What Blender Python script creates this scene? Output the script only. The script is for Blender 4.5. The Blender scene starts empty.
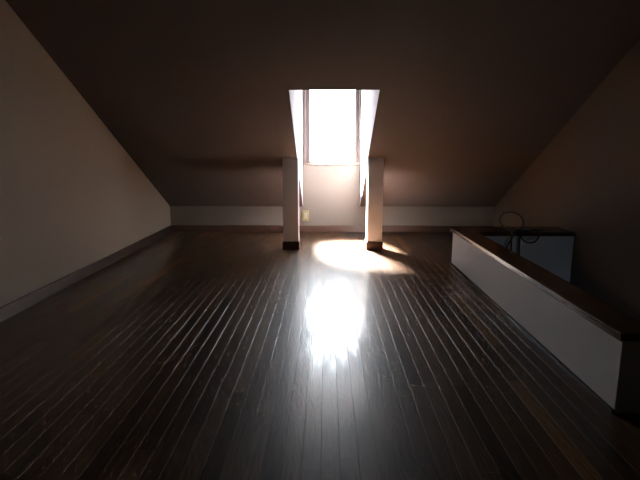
import bpy, bmesh, math, random
from mathutils import Vector

C = bpy.context.scene.collection
S = bpy.context.scene

# ------------------------------------------------------------------ camera
F_PX = 480.0
cam_d = bpy.data.cameras.new('camera')
cam_d.sensor_width = 36.0
cam_d.lens = 36.0 * F_PX / 640.0
cam_d.clip_start = 0.02
cam = bpy.data.objects.new('camera', cam_d)
C.objects.link(cam)
cam.location = (0, 0, 1.0)
cam.rotation_euler = (math.radians(90) - math.atan(90 / F_PX), 0, math.atan(7 / F_PX))
S.camera = cam

# ------------------------------------------------------------------ world: bright hazy overcast sky
SKY = 35.0
w = bpy.data.worlds.new('sky')
S.world = w
w.use_nodes = True
nt = w.node_tree
nt.nodes.clear()
out = nt.nodes.new('ShaderNodeOutputWorld')
bg = nt.nodes.new('ShaderNodeBackground')
tc = nt.nodes.new('ShaderNodeTexCoord')
sep = nt.nodes.new('ShaderNodeSeparateXYZ')
ramp = nt.nodes.new('ShaderNodeValToRGB')
nt.links.new(tc.outputs['Generated'], sep.inputs[0])
mr = nt.nodes.new('ShaderNodeMapRange')
mr.inputs['From Min'].default_value = -1
mr.inputs['From Max'].default_value = 1
nt.links.new(sep.outputs['Z'], mr.inputs['Value'])
nt.links.new(mr.outputs[0], ramp.inputs[0])
el = ramp.color_ramp.elements
el[0].position = 0.35; el[0].color = (0.20, 0.21, 0.22, 1)
el[1].position = 0.52; el[1].color = (0.62, 0.68, 0.78, 1)
e = ramp.color_ramp.elements.new(0.70); e.color = (0.85, 0.93, 1.0, 1)
e = ramp.color_ramp.elements.new(0.95); e.color = (1.0, 1.0, 1.0, 1)
nt.links.new(ramp.outputs[0], bg.inputs['Color'])
bg.inputs['Strength'].default_value = SKY
nt.links.new(bg.outputs[0], out.inputs[0])

# ------------------------------------------------------------------ veiled sun, high in front of the window
SUN_EL, SUN_AZ = 48.0, 19.0       # elevation; azimuth (light travels towards -Y and slightly +X)
sd = bpy.data.lights.new('sun', 'SUN')
sd.energy = 1200.0
sd.angle = math.radians(23)
sd.color = (1.0, 0.94, 0.85)
sun = bpy.data.objects.new('sun', sd)
C.objects.link(sun)
a, z = math.radians(SUN_AZ), math.radians(SUN_EL)
d = Vector((math.sin(a) * math.cos(z), -math.cos(a) * math.cos(z), -math.sin(z)))
sun.rotation_euler = d.to_track_quat('-Z', 'Y').to_euler()
sun.location = (0, 9, 6)

# portal that guides the sky light through the window opening
pd = bpy.data.lights.new('window_portal', 'AREA')
pd.shape = 'RECTANGLE'; pd.size = 0.66; pd.size_y = 0.95
pd.cycles.is_portal = True
po = bpy.data.objects.new('window_portal', pd)
C.objects.link(po)
po.location = (0.065, 5.99, 1.30)
po.rotation_euler = (math.radians(-90), 0, 0)

S.view_settings.view_transform = 'Standard'
S.view_settings.look = 'None'
S.view_settings.gamma = 1
S.view_settings.use_curve_mapping = False
S.view_settings.exposure = 0.0

# ------------------------------------------------------------------ dimensions (metres)
XL, XR = -1.94, 2.05         # gable walls
YB = 5.873                   # low wall under the eaves / dormer wall
YN = -3.5                    # wall behind the camera
ZK = 0.32                    # height of the low wall
SL = 0.56                    # roof slope
YR = 0.5                     # ridge
ZR = ZK + SL * (YB - YR)
DX0, DX1 = -0.295, 0.402      # dormer cheeks
YH = 3.847                   # front edge of dormer opening
ZH = ZK + SL * (YB - YH)
ZD = 1.84                    # dormer ceiling
WX0, WX1, WZ0, WZ1 = -0.264, 0.390, 0.822, 1.77   # window opening
T = 0.12

# ------------------------------------------------------------------ materials
def mat(name, col, rough=0.6, **kw):
    m = bpy.data.materials.new(name)
    m.use_nodes = True
    b = m.node_tree.nodes['Principled BSDF']
    b.inputs['Base Color'].default_value = (*col, 1)
    b.inputs['Roughness'].default_value = rough
    for k, v in kw.items():
        b.inputs[k.replace('_', ' ')].default_value = v
    return m

def N(m, t):
    return m.node_tree.nodes.new(t)

def math_node(m, op, a, b=None, c=None):
    n = N(m, 'ShaderNodeMath'); n.operation = op
    for i, v in enumerate((a, b, c)):
        if v is None: continue
        if isinstance(v, (int, float)): n.inputs[i].default_value = v
        else: m.node_tree.links.new(v, n.inputs[i])
    return n.outputs[0]

def plaster(name, col, var=0.05, bump=0.25, scale=160):
    m = mat(name, col, 0.85)
    L = m.node_tree.links
    b = m.node_tree.nodes['Principled BSDF']
    g = N(m, 'ShaderNodeNewGeometry')
    n1 = N(m, 'ShaderNodeTexNoise'); n1.inputs['Scale'].default_value = scale; n1.inputs['Detail'].default_value = 3
    n2 = N(m, 'ShaderNodeTexNoise'); n2.inputs['Scale'].default_value = 2.2
    L.new(g.outputs['Position'], n1.inputs['Vector']); L.new(g.outputs['Position'], n2.inputs['Vector'])
    r = N(m, 'ShaderNodeValToRGB')
    r.color_ramp.elements[0].position = 0.3; r.color_ramp.elements[1].position = 0.7
    r.color_ramp.elements[0].color = tuple(c * (1 - var) for c in col) + (1,)
    r.color_ramp.elements[1].color = tuple(min(1, c * (1 + var)) for c in col) + (1,)
    mx = math_node(m, 'MULTIPLY_ADD', n1.outputs[0], 0.5, math_node(m, 'MULTIPLY', n2.outputs[0], 0.5))
    L.new(mx, r.inputs[0]); L.new(r.outputs[0], b.inputs['Base Color'])
    bp = N(m, 'ShaderNodeBump'); bp.inputs['Strength'].default_value = bump; bp.inputs['Distance'].default_value = 0.002
    L.new(n1.outputs[0], bp.inputs['Height']); L.new(bp.outputs[0], b.inputs['Normal'])
    return m

def wood(name, c0, c1, rough=0.35, axis='Y', bump=0.15):
    m = mat(name, c0, rough)
    L = m.node_tree.links
    b = m.node_tree.nodes['Principled BSDF']
    tcn = N(m, 'ShaderNodeTexCoord')
    mp = N(m, 'ShaderNodeMapping')
    sc = {'X': (2, 40, 40), 'Y': (40, 2, 40), 'Z': (40, 40, 2)}[axis]
    mp.inputs['Scale'].default_value = sc
    L.new(tcn.outputs['Object'], mp.inputs[0])
    n = N(m, 'ShaderNodeTexNoise'); n.inputs['Scale'].default_value = 1.0; n.inputs['Detail'].default_value = 5
    n.inputs['Distortion'].default_value = 0.6
    L.new(mp.outputs[0], n.inputs['Vector'])
    r = N(m, 'ShaderNodeValToRGB')
    r.color_ramp.elements[0].position = 0.3; r.color_ramp.elements[1].position = 0.7
    r.color_ramp.elements[0].color = (*c0, 1); r.color_ramp.elements[1].color = (*c1, 1)
    L.new(n.outputs[0], r.inputs[0]); L.new(r.outputs[0], b.inputs['Base Color'])
    bp = N(m, 'ShaderNodeBump'); bp.inputs['Strength'].default_value = bump; bp.inputs['Distance'].default_value = 0.002
    L.new(n.outputs[0], bp.inputs['Height']); L.new(bp.outputs[0], b.inputs['Normal'])
    return m

def floorboards():
    BW, BL = 0.0625, 0.91
    m = mat('dark_floorboards', (0.05, 0.03, 0.02), 0.3)
    L = m.node_tree.links
    b = m.node_tree.nodes['Principled BSDF']
    g = N(m, 'ShaderNodeNewGeometry')
    s = N(m, 'ShaderNodeSeparateXYZ'); L.new(g.outputs['Position'], s.inputs[0])
    X, Y = s.outputs['X'], s.outputs['Y']
    u = math_node(m, 'DIVIDE', math_node(m, 'ADD', X, 10.018), BW)
    row = math_node(m, 'FLOOR', u)
    fu = math_node(m, 'FRACT', u)
    wn = N(m, 'ShaderNodeTexWhiteNoise'); wn.noise_dimensions = '1D'; L.new(row, wn.inputs['W'])
    v = math_node(m, 'ADD', math_node(m, 'DIVIDE', Y, BL), math_node(m, 'MULTIPLY', wn.outputs['Value'], 9.3))
    brd = math_node(m, 'FLOOR', v)
    fv = math_node(m, 'FRACT', v)
    cmb = N(m, 'ShaderNodeCombineXYZ'); L.new(row, cmb.inputs[0]); L.new(brd, cmb.inputs[1])
    w2 = N(m, 'ShaderNodeTexWhiteNoise'); w2.noise_dimensions = '2D'; L.new(cmb.outputs[0], w2.inputs['Vector'])
    # seam distance
    du = math_node(m, 'MULTIPLY', math_node(m, 'SUBTRACT', 0.5, math_node(m, 'ABSOLUTE', math_node(m, 'SUBTRACT', fu, 0.5))), BW)
    dv = math_node(m, 'MULTIPLY', math_node(m, 'SUBTRACT', 0.5, math_node(m, 'ABSOLUTE', math_node(m, 'SUBTRACT', fv, 0.5))), BL)
    dm = math_node(m, 'MINIMUM', du, dv)
    seam = N(m, 'ShaderNodeMapRange'); L.new(dm, seam.inputs['Value'])
    seam.inputs['From Min'].default_value = 0.0002; seam.inputs['From Max'].default_value = 0.0008
    sv = N(m, 'ShaderNodeMapRange'); L.new(dv, sv.inputs['Value'])
    sv.inputs['From Min'].default_value = 0.0002; sv.inputs['From Max'].default_value = 0.001
    # grain: stretched noise and cathedral rings, different on each board
    off = N(m, 'ShaderNodeCombineXYZ')
    L.new(math_node(m, 'MULTIPLY_ADD', w2.outputs['Value'], 13.0, X), off.inputs[0])
    L.new(math_node(m, 'MULTIPLY_ADD', w2.outputs['Value'], 31.0, Y), off.inputs[1])
    mp = N(m, 'ShaderNodeMapping'); mp.inputs['Scale'].default_value = (110, 4.5, 1); L.new(off.outputs[0], mp.inputs[0])
    n = N(m, 'ShaderNodeTexNoise'); n.inputs['Scale'].default_value = 1; n.inputs['Detail'].default_value = 6; L.new(mp.outputs[0], n.inputs['Vector'])
    mp2 = N(m, 'ShaderNodeMapping'); mp2.inputs['Scale'].default_value = (14, 1.3, 1); L.new(off.outputs[0], mp2.inputs[0])
    n2 = N(m, 'ShaderNodeTexNoise'); n2.inputs['Scale'].default_value = 1; n2.inputs['Detail'].default_value = 1; L.new(mp2.outputs[0], n2.inputs['Vector'])
    rings = math_node(m, 'SINE', math_node(m, 'MULTIPLY', n2.outputs[0], 110.0))
    grain = math_node(m, 'MULTIPLY_ADD', rings, 0.13, n.outputs[0])
    # colours
    r = N(m, 'ShaderNodeValToRGB')
    cr = r.color_ramp
    cr.elements[0].position = 0.0; cr.elements[0].color = (0.040, 0.019, 0.009, 1)
    cr.elements[1].position = 1.0; cr.elements[1].color = (0.20, 0.095, 0.024, 1)
    e = cr.elements.new(0.5); e.color = (0.068, 0.032, 0.014, 1)
    e = cr.elements.new(0.92); e.color = (0.085, 0.043, 0.018, 1)
    L.new(w2.outputs['Value'], r.inputs[0])
    gm = N(m, 'ShaderNodeMapRange'); L.new(grain, gm.inputs['Value'])
    gm.inputs['From Min'].default_value = 0.2; gm.inputs['From Max'].default_value = 0.8
    gm.inputs['To Min'].default_value = 0.45; gm.inputs['To Max'].default_value = 1.5
    hsv = N(m, 'ShaderNodeHueSaturation'); L.new(r.outputs[0], hsv.inputs['Color'])
    L.new(math_node(m, 'MULTIPLY', gm.outputs[0], math_node(m, 'MULTIPLY_ADD', seam.outputs[0], 0.8, 0.2)), hsv.inputs['Value'])
    L.new(hsv.outputs[0], b.inputs['Base Color'])
    rg = N(m, 'ShaderNodeMapRange'); L.new(grain, rg.inputs['Value'])
    rg.inputs['To Min'].default_value = FR0; rg.inputs['To Max'].default_value = FR1
    L.new(math_node(m, 'MULTIPLY_ADD', w2.outputs['Value'], 0.06, rg.outputs[0]), b.inputs['Roughness'])
    bp = N(m, 'ShaderNodeBump'); bp.inputs['Strength'].default_value = 0.6; bp.inputs['Distance'].default_value = 0.0005
    L.new(grain, bp.inputs['Height'])
    bp2 = N(m, 'ShaderNodeBump'); bp2.inputs['Strength'].default_value = 0.6; bp2.inputs['Distance'].default_value = 0.0008
    L.new(sv.outputs[0], bp2.inputs['Height']); L.new(bp.outputs[0], bp2.inputs['Normal'])
    L.new(bp2.outputs[0], b.inputs['Normal'])
    b.inputs['Specular IOR Level'].default_value = 0.22
    pn = N(m, 'ShaderNodeTexNoise'); pn.inputs['Scale'].default_value = 1.0; pn.inputs['Detail'].default_value = 4
    mp3 = N(m, 'ShaderNodeMapping'); mp3.inputs['Scale'].default_value = (9, 2.2, 1); L.new(off.outputs[0], mp3.inputs[0]); L.new(mp3.outputs[0], pn.inputs['Vector'])
    cw_ = N(m, 'ShaderNodeMapRange'); L.new(math_node(m, 'MULTIPLY_ADD', rings, 0.07, pn.outputs[0]), cw_.inputs['Value'])
    cw_.inputs['From Min'].default_value = 0.35; cw_.inputs['From Max'].default_value = 0.65
    cw_.inputs['To Min'].default_value = 0.12; cw_.inputs['To Max'].default_value = 0.75
    L.new(cw_.outputs[0], b.inputs['Coat Weight'])
    b.inputs['Coat Roughness'].default_value = 0.17
    L.new(bp2.outputs[0], b.inputs['Coat Normal'])
    return m

FR0, FR1 = 0.30, 0.42
M_FLOOR = floorboards()
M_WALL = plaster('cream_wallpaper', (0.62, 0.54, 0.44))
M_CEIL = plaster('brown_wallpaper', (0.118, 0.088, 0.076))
M_RWALL = plaster('shaded_wallpaper', (0.125, 0.088, 0.062))  # right wall's shade is put into this darker colour
M_KNEE = plaster('beige_wallpaper', (0.29, 0.255, 0.225))
M_DARK = plaster('dark_brown_unseen_wall', (0.06, 0.045, 0.035))  # unseen wall behind the camera, coloured dark to cut fill light
M_WHITE = plaster('white_wallpaper', (0.78, 0.77, 0.82))
M_PAR = plaster('pale_grey_wallpaper', (0.72, 0.70, 0.67))
M_TRIM = wood('dark_brown_trim', (0.045, 0.022, 0.016), (0.075, 0.036, 0.024), 0.35, 'X')
M_TRIMY = wood('dark_brown_trim_long', (0.026, 0.014, 0.011), (0.042, 0.022, 0.016), 0.45, 'Y')
M_CAP = wood('red_brown_cap', (0.050, 0.024, 0.015), (0.080, 0.038, 0.020), 0.25, 'Y')
M_FRAME = wood('window_wood', (0.11, 0.085, 0.083), (0.145, 0.112, 0.108), 0.4, 'Z')
M_SILL = wood('window_sill_wood', (0.16, 0.11, 0.08), (0.20, 0.14, 0.10), 0.4, 'X')
M_CREAM = mat('cream_plastic', (0.66, 0.58, 0.28), 0.35)
M_IVORY = mat('ivory_plastic', (0.92, 0.92, 0.84), 0.3)
M_SLOT = mat('dark_slot', (0.02, 0.02, 0.02), 0.6)
M_CABLE = mat('black_rubber', (0.012, 0.011, 0.011), 0.45)
M_STEEL = mat('sash_metal', (0.35, 0.33, 0.33), 0.35, Metallic=0.8)
M_GLASS = bpy.data.materials.new('window_glass')
M_GLASS.use_nodes = True
_t = M_GLASS.node_tree; _t.nodes.clear()
_o = _t.nodes.new('ShaderNodeOutputMaterial'); _m = _t.nodes.new('ShaderNodeMixShader')
_a = _t.nodes.new('ShaderNodeBsdfTransparent'); _g = _t.nodes.new('ShaderNodeBsdfGlossy'); _f = _t.nodes.new('ShaderNodeLayerWeight')
_f.inputs['Blend'].default_value = 0.12
_g.inputs['Roughness'].default_value = 0.02
_t.links.new(_f.outputs['Facing'], _m.inputs[0]); _t.links.new(_a.outputs[0], _m.inputs[1]); _t.links.new(_g.outputs[0], _m.inputs[2])
_t.links.new(_m.outputs[0], _o.inputs[0])

# ------------------------------------------------------------------ mesh helpers
def box(bm, x0, x1, y0, y1, z0, z1):
    v = [bm.verts.new((x, y, zz)) for zz in (z0, z1) for y in (y0, y1) for x in (x0, x1)]
    for f in ((0, 2, 3, 1), (4, 5, 7, 6), (0, 1, 5, 4), (2, 6, 7, 3), (0, 4, 6, 2), (1, 3, 7, 5)):
        bm.faces.new([v[i] for i in f])

def prism_x(bm, x0, x1, yz):
    """polygon in the YZ plane, extruded along X"""
    a = [bm.verts.new((x0, p[0], p[1])) for p in yz]
    b = [bm.verts.new((x1, p[0], p[1])) for p in yz]
    bm.faces.new(a); bm.faces.new(b[::-1])
    n = len(yz)
    for i in range(n):
        bm.faces.new((a[i], b[i], b[(i + 1) % n], a[(i + 1) % n]))

def prism_z(bm, xy, z0, z1):
    a = [bm.verts.new((p[0], p[1], z0)) for p in xy]
    b = [bm.verts.new((p[0], p[1], z1)) for p in xy]
    bm.faces.new(a); bm.faces.new(b[::-1])
    n = len(xy)
    for i in range(n):
        bm.faces.new((a[i], b[i], b[(i + 1) % n], a[(i + 1) % n]))

def obj(name, bm, m, parent=None, bevel=0.0, smooth=False):
    bmesh.ops.recalc_face_normals(bm, faces=bm.faces[:])
    if bevel:
        bmesh.ops.bevel(bm, geom=bm.edges[:], offset=bevel, segments=2, affect='EDGES', profile=0.6)
    me = bpy.data.meshes.new(name)
    bm.to_mesh(me); bm.free()
    me.materials.append(m)
    if smooth:
        for p in me.polygons: p.use_smooth = True
    o = bpy.data.objects.new(name, me)
    C.objects.link(o)
    if parent is not None:
        o.parent = parent
        o.matrix_parent_inverse = parent.matrix_world.inverted()
        # parents are never rotated here, only moved
        o.matrix_parent_inverse.translation = -parent.location
    return o

def struct(name, bm, m):
    o = obj(name, bm, m); o['kind'] = 'structure'; return o

def thing(name, label, cat, loc, group=None, kind=None):
    o = bpy.data.objects.new(name, None); C.objects.link(o); o.location = loc
    o.empty_display_size = 0.1
    if kind: o['kind'] = kind
    else:
        o['label'] = label; o['category'] = cat
    if group: o['group'] = group
    return o

NB = bmesh.new

# ------------------------------------------------------------------ floor with the stair opening
SX0, SX1, SY0, SY1 = 1.230, XR, 0.75, 3.945      # stair opening
BW = 0.0625
PROF = [(-0.0008, 0.0), (-0.0005, -0.00009), (-0.00025, -0.00024), (0.0, -0.00048), (0.00025, -0.00024), (0.0005, -0.00009), (0.0008, 0.0)]
def grooved(bm, x0, x1, y0, y1, zb):
    """one run of floor, its top face carrying the rounded V joints between boards"""
    top = [(x0, 0.0)]
    k = math.ceil((x0 + 10.018) / BW)
    while k * BW - 10.018 < x1:
        xs = k * BW - 10.018
        if xs - 0.002 > x0 and xs + 0.002 < x1:
            top += [(xs + dx, dz) for dx, dz in PROF]
        k += 1
    top.append((x1, 0.0))
    A = [bm.verts.new((x, y0, zz)) for x, zz in top]
    B = [bm.verts.new((x, y1, zz)) for x, zz in top]
    for i in range(len(top) - 1):
        bm.faces.new((A[i], A[i + 1], B[i + 1], B[i]))
    a0, a1 = bm.verts.new((x0, y0, zb)), bm.verts.new((x1, y0, zb))
    b0, b1 = bm.verts.new((x0, y1, zb)), bm.verts.new((x1, y1, zb))
    bm.faces.new((a0, b0, b1, a1))
    bm.faces.new([a0, a1] + A[::-1]); bm.faces.new([b1, b0] + B)
    bm.faces.new((a0, A[0], B[0], b0)); bm.faces.new((a1, b1, B[-1], A[-1]))
bm = NB()
grooved(bm, XL - T, SX0 - 0.02, YN - T, YB + T, -0.25)
grooved(bm, SX0 - 0.02, XR + T, SY1 + 0.02, YB + T, -0.25)
grooved(bm, SX0 - 0.02, XR + T, YN - T, SY0 - 0.02, -0.25)
struct('floor', bm, M_FLOOR)

# stair shaft below the floor
bm = NB()
ZS = -2.3
box(bm, SX0 - 0.10, SX0, SY0 - 0.1, SY1 + 0.1, ZS, -0.25)

box(bm, SX0, SX1, SY1, SY1 + 0.1, ZS, -0.25)
box(bm, SX0, SX1, SY0 - 0.1, SY0, ZS, -0.25)
struct('wall_stairwell', bm, M_WHITE)
bm = NB()     # lining of the floor's edge round the opening
box(bm, SX0 - 0.02, SX0, SY0 - 0.02, SY1 + 0.02, -0.25, -0.001)
box(bm, SX0, SX1, SY1, SY1 + 0.02, -0.25, -0.001)
box(bm, SX0, SX1, SY0 - 0.02, SY0, -0.25, -0.001)
struct('trim_1', bm, M_WHITE)
bm = NB()
box(bm, SX0 - 0.1, SX1 + T, SY0 - 0.1, SY1 + 0.1, ZS - 0.1, ZS)
struct('floor_stairwell', bm, M_FLOOR)

# added dim cool fill for the parapet's inner face; window downstairs only assumed
ld = bpy.data.lights.new('stairwell_fill', 'AREA')
ld.shape = 'RECTANGLE'; ld.size = 0.5; ld.size_y = 0.8; ld.energy = 0.65; ld.color = (0.62, 0.8, 1.0); ld.spread = math.radians(100)
lo = bpy.data.objects.new('stairwell_fill', ld); C.objects.link(lo)
lo.location = (1.50, 1.7, -1.6)
lo.rotation_euler = (Vector((1.42, 3.83, 0.15)) - lo.location).to_track_quat('-Z', 'Y').to_euler()

# ------------------------------------------------------------------ ceiling (two slopes, dormer opening)
def zs(y): return ZK + SL * (YB - y)
ZE = ZR - SL * (YR - YN)
bm = NB()
ye = YB + T
for (x0, x1, y0) in ((XL - T, DX0 - 0.002, ye), (DX1 + 0.002, XR + T, ye), (DX0 - 0.002, DX1 + 0.002, YH)):
    prism_x(bm, x0, x1, [(y0, zs(y0)), (YR, ZR), (YR, ZR + 0.14), (y0, zs(y0) + 0.14)])
prism_x(bm, XL - T, XR + T, [(YR, ZR), (YN - T, ZE - SL * T), (YN - T, ZE - SL * T + 0.14), (YR, ZR + 0.14)])
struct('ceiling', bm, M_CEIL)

bm = NB()
box(bm, DX0 - 0.1, DX1 + 0.1, YH, YB + T, ZD, ZD + 0.1)
struct('ceiling_dormer', bm, M_WALL)
bm = NB()
box(bm, DX0 - 0.1, DX1 + 0.1, YH - 0.10, YH - 0.002, zs(YH - 0.1) + 0.02, ZD + 0.1)
struct('wall_dormer_front', bm, M_WALL)
for nm, x0, x1 in (('wall_dormer_left', DX0 - 0.1, DX0), ('wall_dormer_right', DX1, DX1 + 0.1)):
    bm = NB()
    prism_x(bm, x0, x1, [(YH, ZH + 0.001), (YH, ZD), (YB + T, ZD), (YB + T, zs(YB + T) + 0.001)])
    struct(nm, bm, M_WHITE)

# ------------------------------------------------------------------ walls
def gable(name, x0, x1, m, zb=-0.25):
    bm = NB()
    prism_x(bm, x0, x1, [(YB + T, zb), (YB + T, zs(YB + T) + 0.05), (YR, ZR + 0.05), (YN - T, ZE - SL * T + 0.05), (YN - T, zb)])
    return struct(name, bm, m)
gable('wall_left', XL - T, XL, M_WALL)
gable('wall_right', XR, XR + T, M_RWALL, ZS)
bm = NB()
box(bm, XL, XR, YB, YB + T, -0.25, ZK)
box(bm, DX0, WX0, YB, YB + T, ZK, ZD)
box(bm, WX1, DX1, YB, YB + T, ZK, ZD)
box(bm, WX0, WX1, YB, YB + T, ZK, WZ0)
box(bm, WX0, WX1, YB, YB + T, WZ1, ZD)
struct('wall_back', bm, M_KNEE)
bm = NB()
box(bm, XL, XR, YN - T, YN, 0, ZE)
struct('wall_front', bm, M_DARK)

# ------------------------------------------------------------------ baseboards
def base(name, x0, x1, y0, y1, m):
    bm = NB(); box(bm, x0, x1, y0, y1, 0, 0.082)
    o = obj(name, bm, m, bevel=0.003); o['kind'] = 'structure'
base('baseboard_left', XL, XL + 0.016, YN + 0.016, YB, M_TRIMY)
base('baseboard_back', XL + 0.016, XR - 0.016, YB - 0.016, YB, M_TRIM)
base('baseboard_right', XR - 0.016, XR, 4.245, YB, M_TRIMY)
base('baseboard_front', XL, XR, YN, YN + 0.016, M_TRIM)

# ------------------------------------------------------------------ window in the dormer
win = thing('window_1', None, None, ((WX0 + WX1) / 2, YB, WZ0), kind='structure')
cw = 0.012
bm = NB()     # thin casing standing proud of the wall
box(bm, WX0 - cw, WX0 + 0.010, YB - 0.018, YB + T, WZ0, WZ1 + cw)
box(bm, WX1 - 0.010, WX1 + cw, YB - 0.018, YB + T, WZ0, WZ1 + cw)
box(bm, WX0 - cw, WX1 + cw, YB - 0.018, YB + T, WZ1 - 0.010, WZ1 + cw)
obj('window_casing', bm, M_FRAME, win, bevel=0.002)
bm = NB()
box(bm, WX0 - cw, WX1 + cw, YB - 0.022, YB + T, WZ0, WZ0 + 0.020)
obj('window_sill', bm, M_SILL, win, bevel=0.003)
bm = NB()     # sash
fx0, fx1, fz0, fz1 = WX0 + 0.010, WX1 - 0.010, WZ0 + 0.020, WZ1 - 0.010
fw = 0.046
y0, y1 = YB + 0.055, YB + 0.10
box(bm, fx0, fx0 + fw, y0, y1, fz0, fz1)
box(bm, fx1 - fw, fx1, y0, y1, fz0, fz1)
box(bm, fx0 + fw, fx1 - fw, y0, y1, fz0, fz0 + 0.028)
box(bm, fx0 + fw, fx1 - fw, y0, y1, fz1 - fw, fz1)
obj('window_sash', bm, M_FRAME, win)
bm = NB()
box(bm, fx0 + fw, fx1 - fw, YB + 0.076, YB + 0.080, fz0 + 0.028, fz1 - fw)
obj('window_pane', bm, M_GLASS, win)

# ------------------------------------------------------------------ the two square posts
def post(x0, x1, label):
    y0, y1 = 4.79, 4.95
    r = thing('post', label, 'post', ((x0 + x1) / 2, (y0 + y1) / 2, 0), 'square posts at the dormer opening')
    bm = NB()
    prism_x(bm, x0, x1, [(y0, 0.0), (y0, zs(y0) - 0.0005), (y1, zs(y1) - 0.0005), (y1, 0.0)])
    o = obj('post_shaft', bm, M_WHITE, r)
    bm = NB()
    t = 0.010
    box(bm, x0 - t, x1 + t, y0 - t, y0 + 0.001, 0.0, 0.085)
    box(bm, x0 - t, x1 + t, y1 - 0.001, y1 + t, 0.0, 0.085)
    box(bm, x0 - t, x0 + 0.001, y0, y1, 0.0, 0.085)
    box(bm, x1 - 0.001, x1 + t, y0, y1, 0.0, 0.085)
    obj('base_trim', bm, M_TRIM, r)
post(-0.440, -0.288, 'white square post left of the dormer window, beside the wall outlet, with dark base trim')
post(0.408, 0.558, 'white square post right of the dormer window, nearer the stair parapet, with dark base trim')

# ------------------------------------------------------------------ low L-shaped parapet round the stair opening
PX0, PX1, PY0, PY1 = 1.112, 1.230, 1.718, 4.190
par = thing('stair_parapet', 'low L-shaped pale grey parapet with dark red-brown wooden cap around the stair opening', 'parapet',
            ((PX0 + PX1) / 2, 3.0, 0))
bm = NB()
prism_z(bm, [(PX0, PY0), (PX1, PY0), (PX1, PY1 - 0.245), (XR - 0.002, PY1 - 0.245), (XR - 0.002, PY1), (PX0, PY1)], 0.0, 0.300)
obj('parapet_wall', bm, M_PAR, par)
bm = NB()
prism_z(bm, [(PX0 - 0.022, PY0 - 0.02), (PX1 + 0.018, PY0 - 0.02), (PX1 + 0.018, PY1 - 0.27), (XR - 0.002, PY1 - 0.27),
             (XR - 0.002, PY1 + 0.045), (PX0 - 0.022, PY1 + 0.045)], 0.300, 0.332)
obj('cap', bm, M_CAP, par, bevel=0.004)
bm = NB()
box(bm, PX0 - 0.010, PX0, PY0, PY1 + 0.01, 0.0, 0.014)
box(bm, PX0, XR - 0.018, PY1, PY1 + 0.01, 0.0, 0.014)
obj('floor_trim', bm, M_TRIMY, par)

# ------------------------------------------------------------------ wall outlet
ox, oz = -0.262, 0.205
ow = thing('wall_outlet', 'small cream wall outlet plate low under the dormer window beside the left post', 'outlet', (ox, YB, oz))
bm = NB(); box(bm, ox - 0.040, ox + 0.040, YB - 0.008, YB, oz - 0.064, oz + 0.064)
obj('cover_plate', bm, M_CREAM, ow, bevel=0.003)
bm = NB(); box(bm, ox - 0.018, ox + 0.018, YB - 0.012, YB - 0.0075, oz - 0.036, oz + 0.036)
ins = obj('socket_insert', bm, M_IVORY, ow, bevel=0.001)
for dz in (-0.018, 0.018):
    bm = NB()
    for dx in (-0.007, 0.007):
        box(bm, ox + dx - 0.0012, ox + dx + 0.0012, YB - 0.0128, YB - 0.0118, oz + dz - 0.005, oz + dz + 0.005)
    sl = obj('socket_slots', bm, M_SLOT, ins)
    sl.matrix_parent_inverse.translation = -ow.location

# ------------------------------------------------------------------ black cable coil thrown over the far arm of the parapet
def catmull(pts, n=10):
    P = [Vector(p) for p in pts]
    P = [P[0] * 2 - P[1]] + P + [P[-1] * 2 - P[-2]]
    o = []
    for i in range(1, len(P) - 2):
        for k in range(n):
            t = k / n
            a, b, c, d = P[i - 1], P[i], P[i + 1], P[i + 2]
            o.append(0.5 * ((2 * b) + (c - a) * t + (2 * a - 5 * b + 4 * c - d) * t * t + (3 * b - a - 3 * c + d) * t ** 3))
    o.append(P[-2])
    return o

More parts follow.
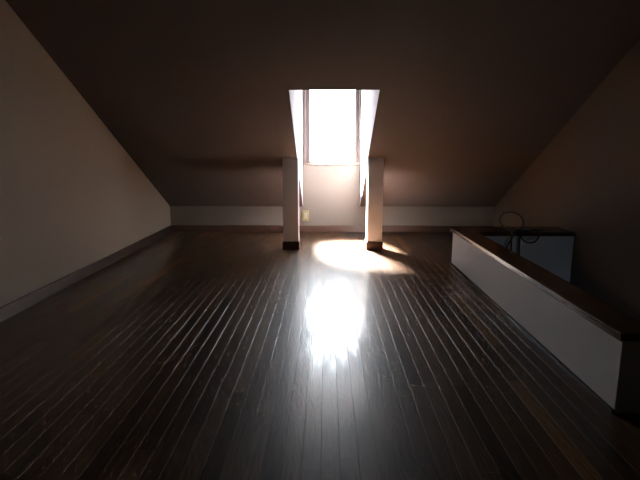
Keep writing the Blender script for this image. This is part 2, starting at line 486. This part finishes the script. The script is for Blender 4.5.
def tube(bm, pts, r, seg=8):
    rings = []
    up = Vector((0.13, 0.31, 0.94)).normalized()
    for i, p in enumerate(pts):
        t = (pts[min(i + 1, len(pts) - 1)] - pts[max(i - 1, 0)]).normalized()
        u = (up - t * up.dot(t))
        if u.length < 0.05: u = Vector((1, 0, 0)) - t * t.x
        u.normalize(); up = u
        v = t.cross(u)
        rings.append([bm.verts.new(p + (u * math.cos(2 * math.pi * k / seg) + v * math.sin(2 * math.pi * k / seg)) * r) for k in range(seg)])
    for a, b in zip(rings, rings[1:]):
        for k in range(seg):
            bm.faces.new((a[k], a[(k + 1) % seg], b[(k + 1) % seg], b[k]))
    bm.faces.new(rings[0][::-1]); bm.faces.new(rings[-1])

CZ = 0.332 + 0.0075
FY = PY1 - 0.27 - 0.009     # just in front of the cap's edge, over the stair opening
pts = []
pts += [(1.535, FY, 0.07), (1.550, FY, 0.20), (1.585, FY, 0.30), (1.600, FY + 0.01, CZ + 0.003), (1.605, FY + 0.06, CZ)]
for k in range(0, 11):       # upright ring
    a = math.radians(-80 + 36 * k)
    pts.append((1.600 + 0.075 * math.sin(math.radians(36 * k + 10)), FY + 0.075 + 0.0045 * k, CZ + 0.076 - 0.076 * math.cos(math.radians(36 * k))))
pts += [(1.64, FY + 0.13, CZ), (1.74, FY + 0.135, CZ), (1.83, FY + 0.09, CZ), (1.80, FY + 0.035, CZ), (1.770, FY + 0.004, CZ + 0.001),
        (1.755, FY - 0.003, 0.30), (1.735, FY - 0.003, 0.262), (1.695, FY - 0.003, 0.248), (1.655, FY - 0.003, 0.270), (1.635, FY, 0.315), (1.62, FY + 0.012, CZ + 0.014),
        (1.64, FY + 0.07, CZ + 0.013), (1.70, FY + 0.09, CZ + 0.004), (1.72, FY + 0.05, CZ), (1.66, FY + 0.02, CZ + 0.012),
        (1.632, FY - 0.008, CZ - 0.005), (1.628, FY - 0.012, 0.26), (1.630, FY - 0.012, 0.12), (1.615, FY - 0.012, 0.04), (1.595, FY - 0.012, 0.06),
        (1.580, FY - 0.014, 0.16), (1.572, FY - 0.016, 0.28), (1.575, FY - 0.004, CZ + 0.006), (1.57, FY + 0.05, CZ + 0.014)]
pts = [((x - 1.600) * 1.25 + 1.548, y, zz) for x, y, zz in pts]
bm = NB()
tube(bm, catmull(pts, 10), 0.0075)
cb = obj('cable', bm, M_CABLE, smooth=True)
cb['label'] = 'loosely coiled black cable looped over the far arm of the stair parapet'
cb['category'] = 'cable'
